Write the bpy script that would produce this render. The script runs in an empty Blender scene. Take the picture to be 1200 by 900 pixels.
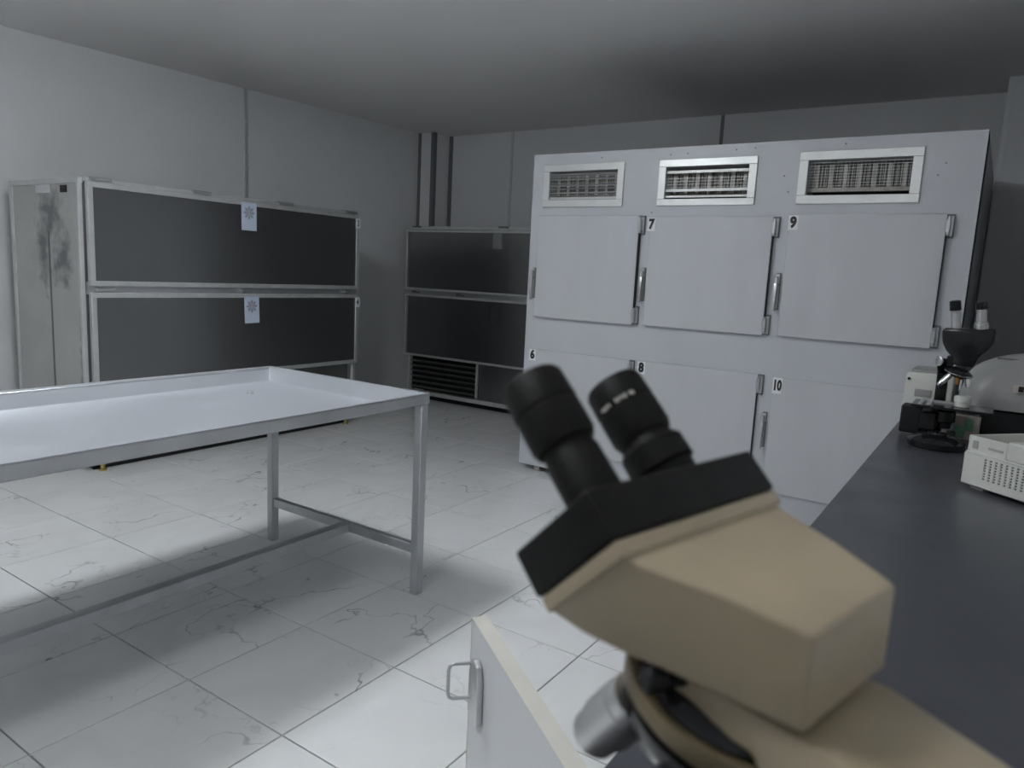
import bpy, bmesh, math, random
from mathutils import Vector, Matrix
random.seed(7)
SC = bpy.context.scene
C = SC.collection

# ------------------------------------------------------------------ camera
cam_d = bpy.data.cameras.new('camera'); cam = bpy.data.objects.new('camera', cam_d); C.objects.link(cam)
YAW, PIT, ROL, FPX, CZ = 0.586126468, 0.151103889, 0.0496906078, 849.343667, 1.43
_F = Vector((-math.sin(YAW)*math.cos(PIT), math.cos(YAW)*math.cos(PIT), -math.sin(PIT)))
_R = Vector((math.cos(YAW), math.sin(YAW), 0)); _U = _R.cross(_F)
_c, _s = math.cos(ROL), math.sin(ROL)
_R2 = _c*_R + _s*_U; _U2 = -_s*_R + _c*_U
cam.matrix_world = Matrix(((_R2.x, _U2.x, -_F.x, 0), (_R2.y, _U2.y, -_F.y, 0), (_R2.z, _U2.z, -_F.z, CZ), (0, 0, 0, 1)))
cam_d.sensor_width = 36; cam_d.lens = FPX/1200*36
cam_d.clip_start = 0.01
cam_d.dof.use_dof = True; cam_d.dof.focus_distance = 4.2; cam_d.dof.aperture_fstop = 9.5
SC.camera = cam

# ------------------------------------------------------------------ world, light, exposure
w = bpy.data.worlds.new('world'); SC.world = w; w.use_nodes = True
w.node_tree.nodes['Background'].inputs[0].default_value = (0.5, 0.55, 0.62, 1)
w.node_tree.nodes['Background'].inputs[1].default_value = 0.05
LAMP_MAIN = 24.0        # emission of the ceiling panel above the table
LAMP_FILL = 11.5         # emission of the unseen fill panel added near the worktop
SC.view_settings.view_transform = 'Standard'; SC.view_settings.look = 'None'
SC.view_settings.gamma = 1; SC.view_settings.use_curve_mapping = False
SC.view_settings.exposure = 1.22

# ------------------------------------------------------------------ materials
def mat(name, col, rough=0.5, metal=0.0, var=0.0, scale=8.0, bump=0.0, bscale=200.0, emit=None, estr=0, stretch=(1, 1, 1), rvar=0.0, coat=0.0, spec=0.5):
    m = bpy.data.materials.new(name); m.use_nodes = True
    nt = m.node_tree; b = nt.nodes['Principled BSDF']; N = nt.nodes; L = nt.links
    b.inputs['Base Color'].default_value = (*col, 1); b.inputs['Roughness'].default_value = rough
    b.inputs['Specular IOR Level'].default_value = spec; b.inputs['Metallic'].default_value = metal; b.inputs['Coat Weight'].default_value = coat
    tc = N.new('ShaderNodeTexCoord'); mp = N.new('ShaderNodeMapping'); mp.inputs['Scale'].default_value = stretch
    L.new(tc.outputs['Object'], mp.inputs['Vector'])
    if var > 0 or rvar > 0:
        n = N.new('ShaderNodeTexNoise'); n.inputs['Scale'].default_value = scale; n.inputs['Detail'].default_value = 5
        L.new(mp.outputs[0], n.inputs['Vector'])
        if var > 0:
            mx = N.new('ShaderNodeMix'); mx.data_type = 'RGBA'
            mr = N.new('ShaderNodeMapRange'); mr.inputs[1].default_value = 0.3; mr.inputs[2].default_value = 0.7
            L.new(n.outputs['Fac'], mr.inputs[0]); L.new(mr.outputs[0], mx.inputs['Factor'])
            mx.inputs[6].default_value = (*[c*(1-var) for c in col], 1); mx.inputs[7].default_value = (*[min(1, c*(1+var)) for c in col], 1)
            L.new(mx.outputs[2], b.inputs['Base Color'])
        if rvar > 0:
            mr2 = N.new('ShaderNodeMapRange'); mr2.inputs[1].default_value = 0.3; mr2.inputs[2].default_value = 0.7
            mr2.inputs[3].default_value = max(0.02, rough-rvar); mr2.inputs[4].default_value = rough+rvar
            L.new(n.outputs['Fac'], mr2.inputs[0]); L.new(mr2.outputs[0], b.inputs['Roughness'])
    if bump > 0:
        n2 = N.new('ShaderNodeTexNoise'); n2.inputs['Scale'].default_value = bscale; n2.inputs['Detail'].default_value = 2
        L.new(mp.outputs[0], n2.inputs['Vector'])
        bp = N.new('ShaderNodeBump'); bp.inputs['Strength'].default_value = bump; bp.inputs['Distance'].default_value = 0.002
        L.new(n2.outputs['Fac'], bp.inputs['Height']); L.new(bp.outputs[0], b.inputs['Normal'])
    if emit:
        b.inputs['Emission Color'].default_value = (*emit, 1); b.inputs['Emission Strength'].default_value = estr
    return m

def marble():
    m = mat('marble_tile', (0.72, 0.73, 0.72), 0.16)
    nt = m.node_tree; N = nt.nodes; L = nt.links; b = N['Principled BSDF']
    tc = N.new('ShaderNodeTexCoord'); oi = N.new('ShaderNodeObjectInfo')
    off = N.new('ShaderNodeVectorMath'); off.operation = 'SCALE'; off.inputs[0].default_value = (37, 51, 23)
    L.new(oi.outputs['Random'], off.inputs['Scale'])
    add = N.new('ShaderNodeVectorMath'); L.new(tc.outputs['Object'], add.inputs[0]); L.new(off.outputs[0], add.inputs[1])
    mp = N.new('ShaderNodeMapping'); mp.inputs['Rotation'].default_value = (0, 0, 0.5); mp.inputs['Scale'].default_value = (1.0, 0.7, 1)
    L.new(add.outputs[0], mp.inputs['Vector'])
    def ridge(scale, width, detail, dist):
        n = N.new('ShaderNodeTexNoise'); n.inputs['Scale'].default_value = scale; n.inputs['Detail'].default_value = detail
        n.inputs['Distortion'].default_value = dist; n.inputs['Roughness'].default_value = 0.52
        L.new(mp.outputs[0], n.inputs['Vector'])
        s = N.new('ShaderNodeMath'); s.operation = 'SUBTRACT'; s.inputs[1].default_value = 0.5; L.new(n.outputs['Fac'], s.inputs[0])
        a = N.new('ShaderNodeMath'); a.operation = 'ABSOLUTE'; L.new(s.outputs[0], a.inputs[0])
        r = N.new('ShaderNodeMapRange'); r.inputs[1].default_value = 0; r.inputs[2].default_value = width
        r.inputs[3].default_value = 1; r.inputs[4].default_value = 0; L.new(a.outputs[0], r.inputs[0]); return r.outputs[0]
    v1 = ridge(1.35, 0.0042, 5, 0.0); v2 = ridge(2.1, 0.0045, 5, 0.1); v3 = ridge(1.7, 0.09, 3, 0.4)
    mk = N.new('ShaderNodeTexNoise'); mk.inputs['Scale'].default_value = 3.1; mk.inputs['Detail'].default_value = 2; L.new(add.outputs[0], mk.inputs['Vector'])
    mkr = N.new('ShaderNodeMapRange'); mkr.inputs[1].default_value = 0.45; mkr.inputs[2].default_value = 0.66; L.new(mk.outputs['Fac'], mkr.inputs[0])
    def mul(x, y):
        q = N.new('ShaderNodeMath'); q.operation = 'MULTIPLY'
        for i, v in enumerate((x, y)):
            if isinstance(v, float): q.inputs[i].default_value = v
            else: L.new(v, q.inputs[i])
        return q.outputs[0]
    a1 = mul(mul(v1, mkr.outputs[0]), 0.95); a2 = mul(mul(v2, mkr.outputs[0]), 0.30); a3 = mul(v3, 0.06)
    s1 = N.new('ShaderNodeMath'); L.new(a1, s1.inputs[0]); L.new(a2, s1.inputs[1])
    s2 = N.new('ShaderNodeMath'); L.new(s1.outputs[0], s2.inputs[0]); L.new(a3, s2.inputs[1]); s2.use_clamp = True
    mx = N.new('ShaderNodeMix'); mx.data_type = 'RGBA'; L.new(s2.outputs[0], mx.inputs['Factor'])
    mx.inputs[6].default_value = (0.78, 0.785, 0.78, 1); mx.inputs[7].default_value = (0.16, 0.165, 0.18, 1)
    L.new(mx.outputs[2], b.inputs['Base Color'])
    return m

def stained():
    m = mat('stained_steel', (0.45, 0.46, 0.45), 0.42, 0.35)
    nt = m.node_tree; N = nt.nodes; L = nt.links; b = N['Principled BSDF']
    tc = N.new('ShaderNodeTexCoord')
    def sphere(c, s):
        mp = N.new('ShaderNodeMapping'); mp.vector_type = 'TEXTURE'; mp.inputs['Location'].default_value = c; mp.inputs['Scale'].default_value = s
        L.new(tc.outputs['Object'], mp.inputs['Vector'])
        n = N.new('ShaderNodeTexNoise'); n.inputs['Scale'].default_value = 11; n.inputs['Detail'].default_value = 3; L.new(tc.outputs['Object'], n.inputs['Vector'])
        ln = N.new('ShaderNodeVectorMath'); ln.operation = 'LENGTH'; L.new(mp.outputs[0], ln.inputs[0])
        a = N.new('ShaderNodeMath'); a.operation = 'MULTIPLY_ADD'; L.new(n.outputs['Fac'], a.inputs[0]); a.inputs[1].default_value = 2.6; L.new(ln.outputs['Value'], a.inputs[2])
        r = N.new('ShaderNodeMapRange'); r.inputs[1].default_value = 1.6; r.inputs[2].default_value = 2.6; r.inputs[3].default_value = 1; r.inputs[4].default_value = 0
        L.new(a.outputs[0], r.inputs[0]); return r.outputs[0]
    outs = [sphere((0.02, 0, 1.66), (0.17, 1, 0.16)), sphere((-0.08, 0, 1.42), (0.08, 1, 0.22)), sphere((0.17, 0, 1.38), (0.11, 1, 0.16)), sphere((0.40, 0, 0.75), (0.05, 1, 0.35))]
    cur = outs[0]
    for o in outs[1:]:
        q = N.new('ShaderNodeMath'); q.operation = 'MAXIMUM'; L.new(cur, q.inputs[0]); L.new(o, q.inputs[1]); cur = q.outputs[0]
    n = N.new('ShaderNodeTexNoise'); n.inputs['Scale'].default_value = 3; n.inputs['Detail'].default_value = 6
    L.new(tc.outputs['Object'], n.inputs['Vector'])
    base = N.new('ShaderNodeMix'); base.data_type = 'RGBA'; L.new(n.outputs['Fac'], base.inputs['Factor'])
    base.inputs[6].default_value = (0.40, 0.41, 0.39, 1); base.inputs[7].default_value = (0.60, 0.61, 0.59, 1)
    h = N.new('ShaderNodeMath'); h.operation = 'MULTIPLY'; L.new(cur, h.inputs[0]); h.inputs[1].default_value = 0.85
    mx = N.new('ShaderNodeMix'); mx.data_type = 'RGBA'; L.new(h.outputs[0], mx.inputs['Factor'])
    L.new(base.outputs[2], mx.inputs[6]); mx.inputs[7].default_value = (0.13, 0.135, 0.14, 1)
    L.new(mx.outputs[2], b.inputs['Base Color'])
    return m

M = dict(
    wall=mat('wall_paint', (0.70, 0.705, 0.71), 0.45, var=0.02, scale=1.5),
    ceil=mat('ceiling_paint', (0.86, 0.85, 0.84), 0.7, var=0.015, scale=1.2),
    grout=mat('grout', (0.16, 0.155, 0.15), 0.9),
    marble=marble(), stained=stained(),
    cab=mat('cabinet_paint', (0.565, 0.58, 0.61), 0.38, var=0.03, scale=2.5, bump=0.08, bscale=30),
    cabdoor=mat('cabinet_door_paint', (0.575, 0.587, 0.612), 0.36, var=0.03, scale=2.0, stretch=(3, 1, 0.4)),
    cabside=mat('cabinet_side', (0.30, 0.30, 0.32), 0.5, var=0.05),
    alu=mat('aluminium', (0.62, 0.63, 0.62), 0.38, 0.55, var=0.06, scale=12),
    ventwhite=mat('vent_frame', (0.74, 0.75, 0.74), 0.35, 0.3, var=0.05, scale=10),
    dsteel=mat('dark_steel', (0.27, 0.27, 0.275), 0.30, 0.95),
    steel=mat('steel', (0.52, 0.53, 0.54), 0.34, 0.8, var=0.06, scale=9, rvar=0.06),
    greysteel=mat('grey_steel', (0.22, 0.22, 0.215), 0.4, 0.7, var=0.15, scale=3),
    tray=mat('tray_steel', (0.43, 0.445, 0.475), 0.36, 0.35, var=0.05, scale=5, stretch=(1, 0.5, 1), rvar=0.05),
    tabsteel=mat('table_steel', (0.50, 0.515, 0.53), 0.38, 0.6, var=0.10, scale=6, bump=0.05, bscale=80),
    brass=mat('brass', (0.50, 0.42, 0.18), 0.4, 0.8, var=0.2, scale=40),
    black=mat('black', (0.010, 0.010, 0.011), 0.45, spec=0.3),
    blackgloss=mat('black_gloss', (0.012, 0.012, 0.013), 0.16, var=0.2, scale=20, spec=0.35),
    rubber=mat('rubber', (0.007, 0.0065, 0.006), 0.55, var=0.3, scale=60, bump=0.1, bscale=300, spec=0.22),
    chrome=mat('chrome', (0.72, 0.72, 0.73), 0.14, 1.0, var=0.05, scale=20),
    satin=mat('satin_chrome', (0.62, 0.62, 0.62), 0.3, 0.9, var=0.06, scale=20),
    beige=mat('beige_enamel', (0.37, 0.305, 0.21), 0.36, var=0.10, scale=14, bump=0.08, bscale=120, rvar=0.06),
    beigerim=mat('beige_rim', (0.17, 0.135, 0.08), 0.35, 0.2, var=0.15, scale=30),
    brown=mat('dark_brown', (0.035, 0.027, 0.02), 0.5, var=0.2, scale=30),
    counter=mat('counter_top', (0.062, 0.064, 0.075), 0.33, var=0.10, scale=6, bump=0.15, bscale=260, rvar=0.06),
    lam=mat('white_laminate', (0.60, 0.61, 0.62), 0.35, var=0.02, scale=5),
    edge=mat('edge_band', (0.62, 0.60, 0.54), 0.45, var=0.04, scale=20),
    plastic=mat('white_plastic', (0.60, 0.60, 0.56), 0.35, var=0.03, scale=12),
    greyplastic=mat('grey_plastic', (0.34, 0.34, 0.325), 0.42, var=0.03, scale=5),
    amber=mat('amber', (0.25, 0.10, 0.02), 0.3, var=0.2, scale=40),
    paper=mat('blue_paper', (0.52, 0.58, 0.70), 0.7, var=0.02, scale=30),
    ink=mat('ink', (0.16, 0.17, 0.24), 0.7), inkred=mat('ink_red', (0.42, 0.26, 0.28), 0.7),
    label=mat('label_white', (0.86, 0.87, 0.88), 0.5), digit=mat('digit_black', (0.01, 0.01, 0.012), 0.5),
    green=mat('green_print', (0.20, 0.42, 0.26), 0.5, var=0.15, scale=50), pink=mat('pinkish_card', (0.50, 0.44, 0.40), 0.6, var=0.1, scale=40),
    coil=mat('coil_fin', (0.33, 0.31, 0.28), 0.5, 0.3, var=0.25, scale=30), dusk=mat('vent_dark', (0.02, 0.018, 0.016), 0.8),
    wire=mat('wire_white', (0.60, 0.60, 0.58), 0.4, 0.3),
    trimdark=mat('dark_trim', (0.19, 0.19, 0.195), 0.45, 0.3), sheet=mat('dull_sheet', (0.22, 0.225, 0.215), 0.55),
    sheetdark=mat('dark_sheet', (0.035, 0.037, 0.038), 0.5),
    lampon=mat('lamp_diffuser', (0.9, 0.9, 0.9), 0.5, emit=(0.90, 0.955, 1.0), estr=LAMP_MAIN),
    lampfill=mat('fill_diffuser', (0.9, 0.9, 0.9), 0.5, emit=(0.92, 0.96, 1.0), estr=LAMP_FILL),
)

# ------------------------------------------------------------------ helpers
MW = {}
def bx(bm, x0, x1, y0, y1, z0, z1, bev=0.0, seg=1, rot=None):
    r = bmesh.ops.create_cube(bm, size=1)
    vs = r['verts']
    for v in vs:
        v.co = Vector((x0+(v.co.x+.5)*(x1-x0), y0+(v.co.y+.5)*(y1-y0), z0+(v.co.z+.5)*(z1-z0)))
    if bev > 0:
        es = list({e for v in vs for e in v.link_edges})
        r2 = bmesh.ops.bevel(bm, geom=es, offset=bev, segments=seg, profile=0.5, affect='EDGES')
        vs = [v for v in bm.verts if v in set(r2['verts']) | {v for v in vs if v.is_valid}]
    if rot is not None:
        for v in vs:
            if v.is_valid: v.co = rot @ v.co
    return bm
def frame_m(p0, p1):
    z = (Vector(p1)-Vector(p0)); h = z.length; z.normalize()
    x = z.orthogonal().normalized(); y = z.cross(x)
    return Matrix(((x.x, y.x, z.x, p0[0]), (x.y, y.y, z.y, p0[1]), (x.z, y.z, z.z, p0[2]), (0, 0, 0, 1))), h
def lathe(bm, p0, p1, prof, seg=28):
    """prof: list of (t along p0->p1 in metres, radius)"""
    m, h = frame_m(p0, p1); rings = []
    for t, r in prof:
        if r < 1e-6: rings.append([bm.verts.new(m @ Vector((0, 0, t)))])
        else: rings.append([bm.verts.new(m @ Vector((r*math.cos(2*math.pi*i/seg), r*math.sin(2*math.pi*i/seg), t))) for i in range(seg)])
    for A, B in zip(rings, rings[1:]):
        if len(A) == 1 and len(B) == 1: continue
        for i in range(seg):
            j = (i+1) % seg
            if len(A) == 1: bm.faces.new((A[0], B[j], B[i]))
            elif len(B) == 1: bm.faces.new((A[i], A[j], B[0]))
            else: bm.faces.new((A[i], A[j], B[j], B[i]))
    if len(rings[0]) > 1: bm.faces.new(list(reversed(rings[0])))
    if len(rings[-1]) > 1: bm.faces.new(rings[-1])
    return bm
def cyl(bm, p0, p1, r0, r1=None, seg=24, bev=0.0):
    h = (Vector(p1)-Vector(p0)).length; r1 = r0 if r1 is None else r1
    if bev: return lathe(bm, p0, p1, [(0, r0-bev), (bev, r0), (h-bev, r1), (h, r1-bev)], seg)
    return lathe(bm, p0, p1, [(0, r0), (h, r1)], seg)
def loop_tube(bm, pts, r, seg=10, closed=False):
    n = len(pts); rings = []; pts = [Vector(p) for p in pts]; prev = None
    for i, p in enumerate(pts):
        a = pts[(i-1) % n] if (closed or i > 0) else p; b = pts[(i+1) % n] if (closed or i < n-1) else p
        t = (b-a).normalized()
        if prev is None: x = t.orthogonal().normalized()
        else: x = (prev - t*prev.dot(t)).normalized()
        prev = x; y = t.cross(x)
        rings.append([bm.verts.new(p + r*(math.cos(2*math.pi*k/seg)*x+math.sin(2*math.pi*k/seg)*y)) for k in range(seg)])
    rng = range(n) if closed else range(n-1)
    for i in rng:
        A, B = rings[i], rings[(i+1) % n]
        for k in range(seg):
            j = (k+1) % seg; bm.faces.new((A[k], A[j], B[j], B[k]))
    if not closed: bm.faces.new(list(reversed(rings[0]))); bm.faces.new(rings[-1])
    return bm
def prism(bm, poly, axis, c0, c1, bev=0.0):
    """poly: 2D points; axis 'x','y','z' the extrusion axis"""
    def P(u, v, c): return {'x': (c, u, v), 'y': (u, c, v), 'z': (u, v, c)}[axis]
    A = [bm.verts.new(P(u, v, c0)) for u, v in poly]; B = [bm.verts.new(P(u, v, c1)) for u, v in poly]
    n = len(poly); fs = [bm.faces.new(A), bm.faces.new(B)]
    for i in range(n): fs.append(bm.faces.new((A[i], A[(i+1) % n], B[(i+1) % n], B[i])))
    bmesh.ops.recalc_face_normals(bm, faces=fs)
    if bev: bmesh.ops.bevel(bm, geom=list({e for f in fs for e in f.edges}), offset=bev, segments=2, profile=0.5, affect='EDGES')
    return bm
def nb(): return bmesh.new()
def B(*a, **k): return bx(nb(), *a, **k)
def finish(name, bm, m, smooth=40):
    bmesh.ops.recalc_face_normals(bm, faces=bm.faces[:])
    me = bpy.data.meshes.new(name); bm.to_mesh(me); bm.free()
    for p in me.polygons: p.use_smooth = True
    me.set_sharp_from_angle(angle=math.radians(smooth))
    me.materials.append(M[m] if isinstance(m, str) else m)
    return me
def obj(name, bm, m, parent=None, local=False, label=None, smooth=40):
    """local=False: vertices are world coordinates"""
    if parent is not None and not local: bm.transform(MW[parent.name].inverted())
    o = bpy.data.objects.new(name, finish(name, bm, m, smooth)); C.objects.link(o)
    if parent is not None: o.parent = parent; MW[o.name] = MW[parent.name]
    else: MW[o.name] = Matrix.Identity(4)
    if label: o['label'] = label
    return o
def tag(o, label, cat, group=None):
    o['label'] = label; o['category'] = cat
    if group: o['group'] = group
    return o
def thing(name, label, cat, loc=(0, 0, 0), rotz=0, group=None):
    o = bpy.data.objects.new(name, None); C.objects.link(o); o.location = loc; o.rotation_euler = (0, 0, rotz)
    o.empty_display_size = 0.05
    MW[o.name] = Matrix.Translation(loc) @ Matrix.Rotation(rotz, 4, 'Z')
    return tag(o, label, cat, group)
def struct(name, bm, m, parent=None):
    o = obj(name, bm, m, parent); o['kind'] = 'structure'; return o
def text_mesh(name, s, size, mtx, m, parent, bold=0.02, ext=0.0006, sx=0.8):
    cu = bpy.data.curves.new(name, 'FONT'); cu.body = s; cu.size = size; cu.align_x = 'CENTER'; cu.align_y = 'CENTER'
    cu.offset = bold*size; cu.extrude = ext; cu.resolution_u = 3
    t = bpy.data.objects.new('tmp', cu); C.objects.link(t); bpy.context.view_layer.update()
    me = bpy.data.meshes.new_from_object(t); bpy.data.objects.remove(t); bpy.data.curves.remove(cu)
    me.transform(Matrix.Diagonal((sx, 1, 1, 1)))
    me.transform(MW[parent.name].inverted() @ mtx)
    me.materials.clear(); me.materials.append(M[m]); me.name = name
    o = bpy.data.objects.new(name, me); C.objects.link(o); o.parent = parent; MW[o.name] = MW[parent.name]
    return o
def facing_mY(x, y, z): return Matrix.Translation((x, y, z)) @ Matrix.Rotation(math.pi/2, 4, 'X')
def facing_pX(x, y, z): return Matrix.Translation((x, y, z)) @ Matrix.Rotation(math.pi/2, 4, 'Z') @ Matrix.Rotation(math.pi/2, 4, 'X')

# ================================================================== SETTING
CEIL = 2.95
fl = struct('floor', B(-6.45, 0.75, -2.15, 6.95, -0.06, -0.010), 'grout')
# tiles: one slab mesh shared by all
TP_X, TP_Y, X0, Y0 = 0.489, 0.4945, -1.662, 1.329
tb = B(-TP_X/2+0.0023, TP_X/2-0.0023, -TP_Y/2+0.0023, TP_Y/2-0.0023, -0.010, 0.0, bev=0.0012)
tile_me = finish('tile', tb, 'marble')
for i in range(-9, 5):
    for j in range(-7, 12):
        x = X0+(i+.5)*TP_X; y = Y0+(j+.5)*TP_Y
        if x > 0.60 or y < -2.05 or y > 6.85 or x < -6.3: continue
        o = bpy.data.objects.new('tile', tile_me); C.objects.link(o); o.parent = fl; o.location = (x, y, 0)

# left wall: slightly out of square, as the picture shows
def lw(y): return -5.98+0.0616*(y-2.39)
bm = nb(); pts = [(lw(-2.0), -2.0), (lw(6.75), 6.75), (lw(6.75)-0.15, 6.75), (lw(-2.0)-0.15, -2.0)]
prism(bm, pts, 'z', -0.05, CEIL+0.0); struct('wall_left', bm, 'wall')
struct('wall_back', B(-6.1, 0.70, 6.75, 6.90, -0.05, CEIL), 'wall')
struct('wall_right', B(0.55, 0.70, -2.0, 6.75, -0.05, CEIL), 'wall')
struct('wall_front', B(-6.45, 0.70, -2.15, -2.0, -0.05, CEIL), 'wall')
struct('wall_corner', B(-0.150, 0.55, 6.29, 6.75, 0.0, CEIL), 'wall')
struct('ceiling', B(-6.5, 0.75, -2.2, 6.95, CEIL, CEIL+0.08), 'ceil')
# boxed pilaster in the back left corner, dark trims on its edges
struct('wall_pilaster', B(-5.80, -5.500, 6.47, 6.75, 0.0, CEIL), 'wall')
struct('trim_1', B(-5.735, -5.69, 6.462, 6.4715, 0.0, CEIL-0.002), 'trimdark')
struct('trim_2', B(-5.540, -5.493, 6.462, 6.51, 0.0, CEIL-0.002), 'trimdark')
struct('trim_3', B(-5.502, -5.455, 6.735, 6.752, 0.0, CEIL-0.002), 'trimdark')
# panel joints
def jl(y): return B(lw(y)-0.01, lw(y)+0.010, y-0.022, y+0.010, 0.0, CEIL-0.001)
struct('trim_4', jl(4.283), 'alu')
struct('trim_5', B(-4.645, -4.615, 6.742, 6.752, 0.0, CEIL-0.001), 'alu')
struct('trim_6', B(-2.335, -2.305, 6.742, 6.752, 0.0, CEIL-0.001), 'trimdark')
struct('trim_7', B(-0.156, -0.120, 6.283, 6.292, 0.0, CEIL-0.001), 'wall')
struct('trim_8', jl(1.95), 'alu')

# ceiling lamp over the table, plus an added fill panel
def ceiling_light(x, y, lx, ly, m, label):
    t = thing('ceiling_light', label, 'lamp', (x, y, CEIL), 0, 'ceiling light panels')
    obj('housing', B(x-.06, x+.06, y-ly/3, y+ly/3, CEIL-.05, CEIL), 'ventwhite', t)
    obj('diffuser', B(x-lx/2, x+lx/2, y-ly/2, y+ly/2, CEIL-.13, CEIL-.051, bev=.012), m, t)
ceiling_light(-2.72, 1.55, 0.30, 0.60, 'lampon', 'lit white ceiling light panel above the steel trough table')
ceiling_light(-1.2, -0.25, 0.30, 0.60, 'lampfill', 'added dimmer white fill panel on the ceiling nearer the worktop')

# ================================================================== LEFT FRIDGE (numbers 3 and 4)
def frame_rect_x(xf, y0, y1, z0, z1, wd, th):      # frame facing +X, front plane at xf
    bm = nb()
    bx(bm, xf-th, xf, y0, y1, z1-wd, z1, bev=.002); bx(bm, xf-th, xf, y0, y1, z0, z0+wd, bev=.002)
    bx(bm, xf-th, xf, y0, y0+wd, z0+wd, z1-wd, bev=.002); bx(bm, xf-th, xf, y1-wd, y1, z0+wd, z1-wd, bev=.002)
    return bm
def frame_rect_y(yf, x0, x1, z0, z1, wd, th):      # frame facing -Y, front plane at yf
    bm = nb()
    bx(bm, x0, x1, yf, yf+th, z1-wd, z1, bev=.002); bx(bm, x0, x1, yf, yf+th, z0, z0+wd, bev=.002)
    bx(bm, x0, x0+wd, yf, yf+th, z0+wd, z1-wd, bev=.002); bx(bm, x1-wd, x1, yf, yf+th, z0+wd, z1-wd, bev=.002)
    return bm
f1 = thing('mortuary_fridge', 'long stainless two-door mortuary fridge with blue snowflake papers, against the left wall', 'fridge', (-5.29, 3.49, 0))
bm = nb(); bx(bm, -5.77, -4.845, 2.335, 4.66, 0.60, 1.885); bx(bm, -5.77, -5.60, 2.335, 4.66, 0.10, 0.60)
obj('body', bm, 'greysteel', f1)
sp = nb(); bx(sp, -5.765, -4.845, 2.322, 2.334, 0.10, 1.86)
me_o = bpy.data.objects.new('side_panel', None)
# the side panel keeps its own origin so the stains sit where they belong
sp.transform(Matrix.Translation((5.25, -2.33, 0)))
spo = bpy.data.objects.new('side_panel', finish('side_panel', sp, 'stained')); C.objects.link(spo); spo.parent = f1
spo.location = (-5.25+5.29, 2.33-3.49, 0); spo['label'] = 'stained steel side panel'; bpy.data.objects.remove(me_o)
bm = nb(); bx(bm, -5.785, -4.835, 2.315, 2.345, 1.855, 1.892, bev=.003)
obj('top_rail', bm, 'alu', f1)
obj('corner_post', B(-5.785, -5.745, 2.313, 2.34, 0.09, 1.857, bev=.003), 'alu', f1)
obj('corner_post', B(-4.865, -4.838, 2.313, 2.34, 0.09, 1.857, bev=.003), 'alu', f1)
obj('side_seam', B(-5.262, -5.248, 2.317, 2.3225, 0.10, 1.56), 'greysteel', f1)
obj('side_plate', B(-5.40, -5.20, 2.3165, 2.3225, 1.80, 1.855, bev=.001), 'chrome', f1)
obj('side_slot', B(-5.07, -4.99, 2.3165, 2.3225, 1.80, 1.845), 'black', f1)
obj('top_edge_rail', B(-4.845, -4.80, 2.345, 4.66, 1.868, 1.892, bev=.003), 'alu', f1)
obj('middle_rail', B(-4.845, -4.815, 2.345, 4.655, 1.165, 1.245), 'steel', f1)
def f_door_x(z0, z1):
    d = obj('door', B(-4.838, -4.800, 2.38, 4.63, z0+.02, z1-.02), 'dsteel', f1, label='dark reflective steel door')
    obj('door_frame', frame_rect_x(-4.792, 2.352, 4.66, z0, z1, .032, .04), 'alu', d)
    return d
d3 = f_door_x(1.222, 1.868); d4 = f_door_x(0.56, 1.178)
for y in (2.43, 3.13, 3.86, 4.55):
    h = nb(); bx(h, -4.85, -4.775, y-.065, y+.065, 1.883, 1.899, bev=.003); cyl(h, (-4.782, y-.065, 1.889), (-4.782, y+.065, 1.889), .009, seg=12)
    obj('hinge', h, 'steel', f1)
obj('latch', bx(cyl(nb(), (-4.79, 2.40, 1.196), (-4.79, 2.50, 1.204), .007, seg=10), -4.815, -4.785, 2.385, 2.42, 1.188, 1.206, bev=.002), 'satin', f1)
for y in (3.467, 4.50): obj('latch', bx(cyl(nb(), (-4.815, y, 1.200), (-4.775, y, 1.200), .011, seg=12), -4.815, -4.79, y, y+.035, 1.192, 1.204), 'satin', f1)
# lower machine bay, posts, rails, feet
obj('bay_panel', B(-4.90, -4.885, 2.38, 4.63, 0.12, 0.58), 'greysteel', f1)
for y in (2.35, 4.62): obj('bay_post', B(-4.845, -4.815, y, y+.03, 0.10, 0.60, bev=.002), 'alu', f1)
obj('bay_rail', B(-4.845, -4.815, 2.35, 4.65, 0.09, 0.125, bev=.002), 'alu', f1)
obj('base_panel', B(-5.77, -4.845, 2.335, 4.65, 0.085, 0.10), 'greysteel', f1)
obj('shadow_strip', bx(B(-4.885, -4.875, 2.36, 4.63, 0.004, 0.085), -5.74, -4.885, 2.372, 2.380, 0.004, 0.085), 'black', f1)  # black strips added as the shadow under the fridge
for x in (-4.80-.03, -5.70):
    for y in (2.40, 4.56):
        ft = lathe(nb(), (x, y, 0), (x, y, .1), [(0, .026), (.012, .026), (.014, .014), (.04, .014), (.042, .024), (.055, .024), (.057, .016), (.09, .016)], 16)
        obj('foot', ft, 'brass', f1, label='brass levelling foot')
def numplate_x(s, y, z, par):
    p = obj('number_plate', B(-4.792, -4.789, y-.027, y+.027, z-.042, z+.042), 'label', par, label='white plate reading %s' % s)
    text_mesh('numeral', s, .072, facing_pX(-4.7885, y, z), 'digit', p, bold=.03, sx=.62)
numplate_x('3', 4.640, 1.797, f1); numplate_x('4', 4.648, 1.107, f1)
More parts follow.
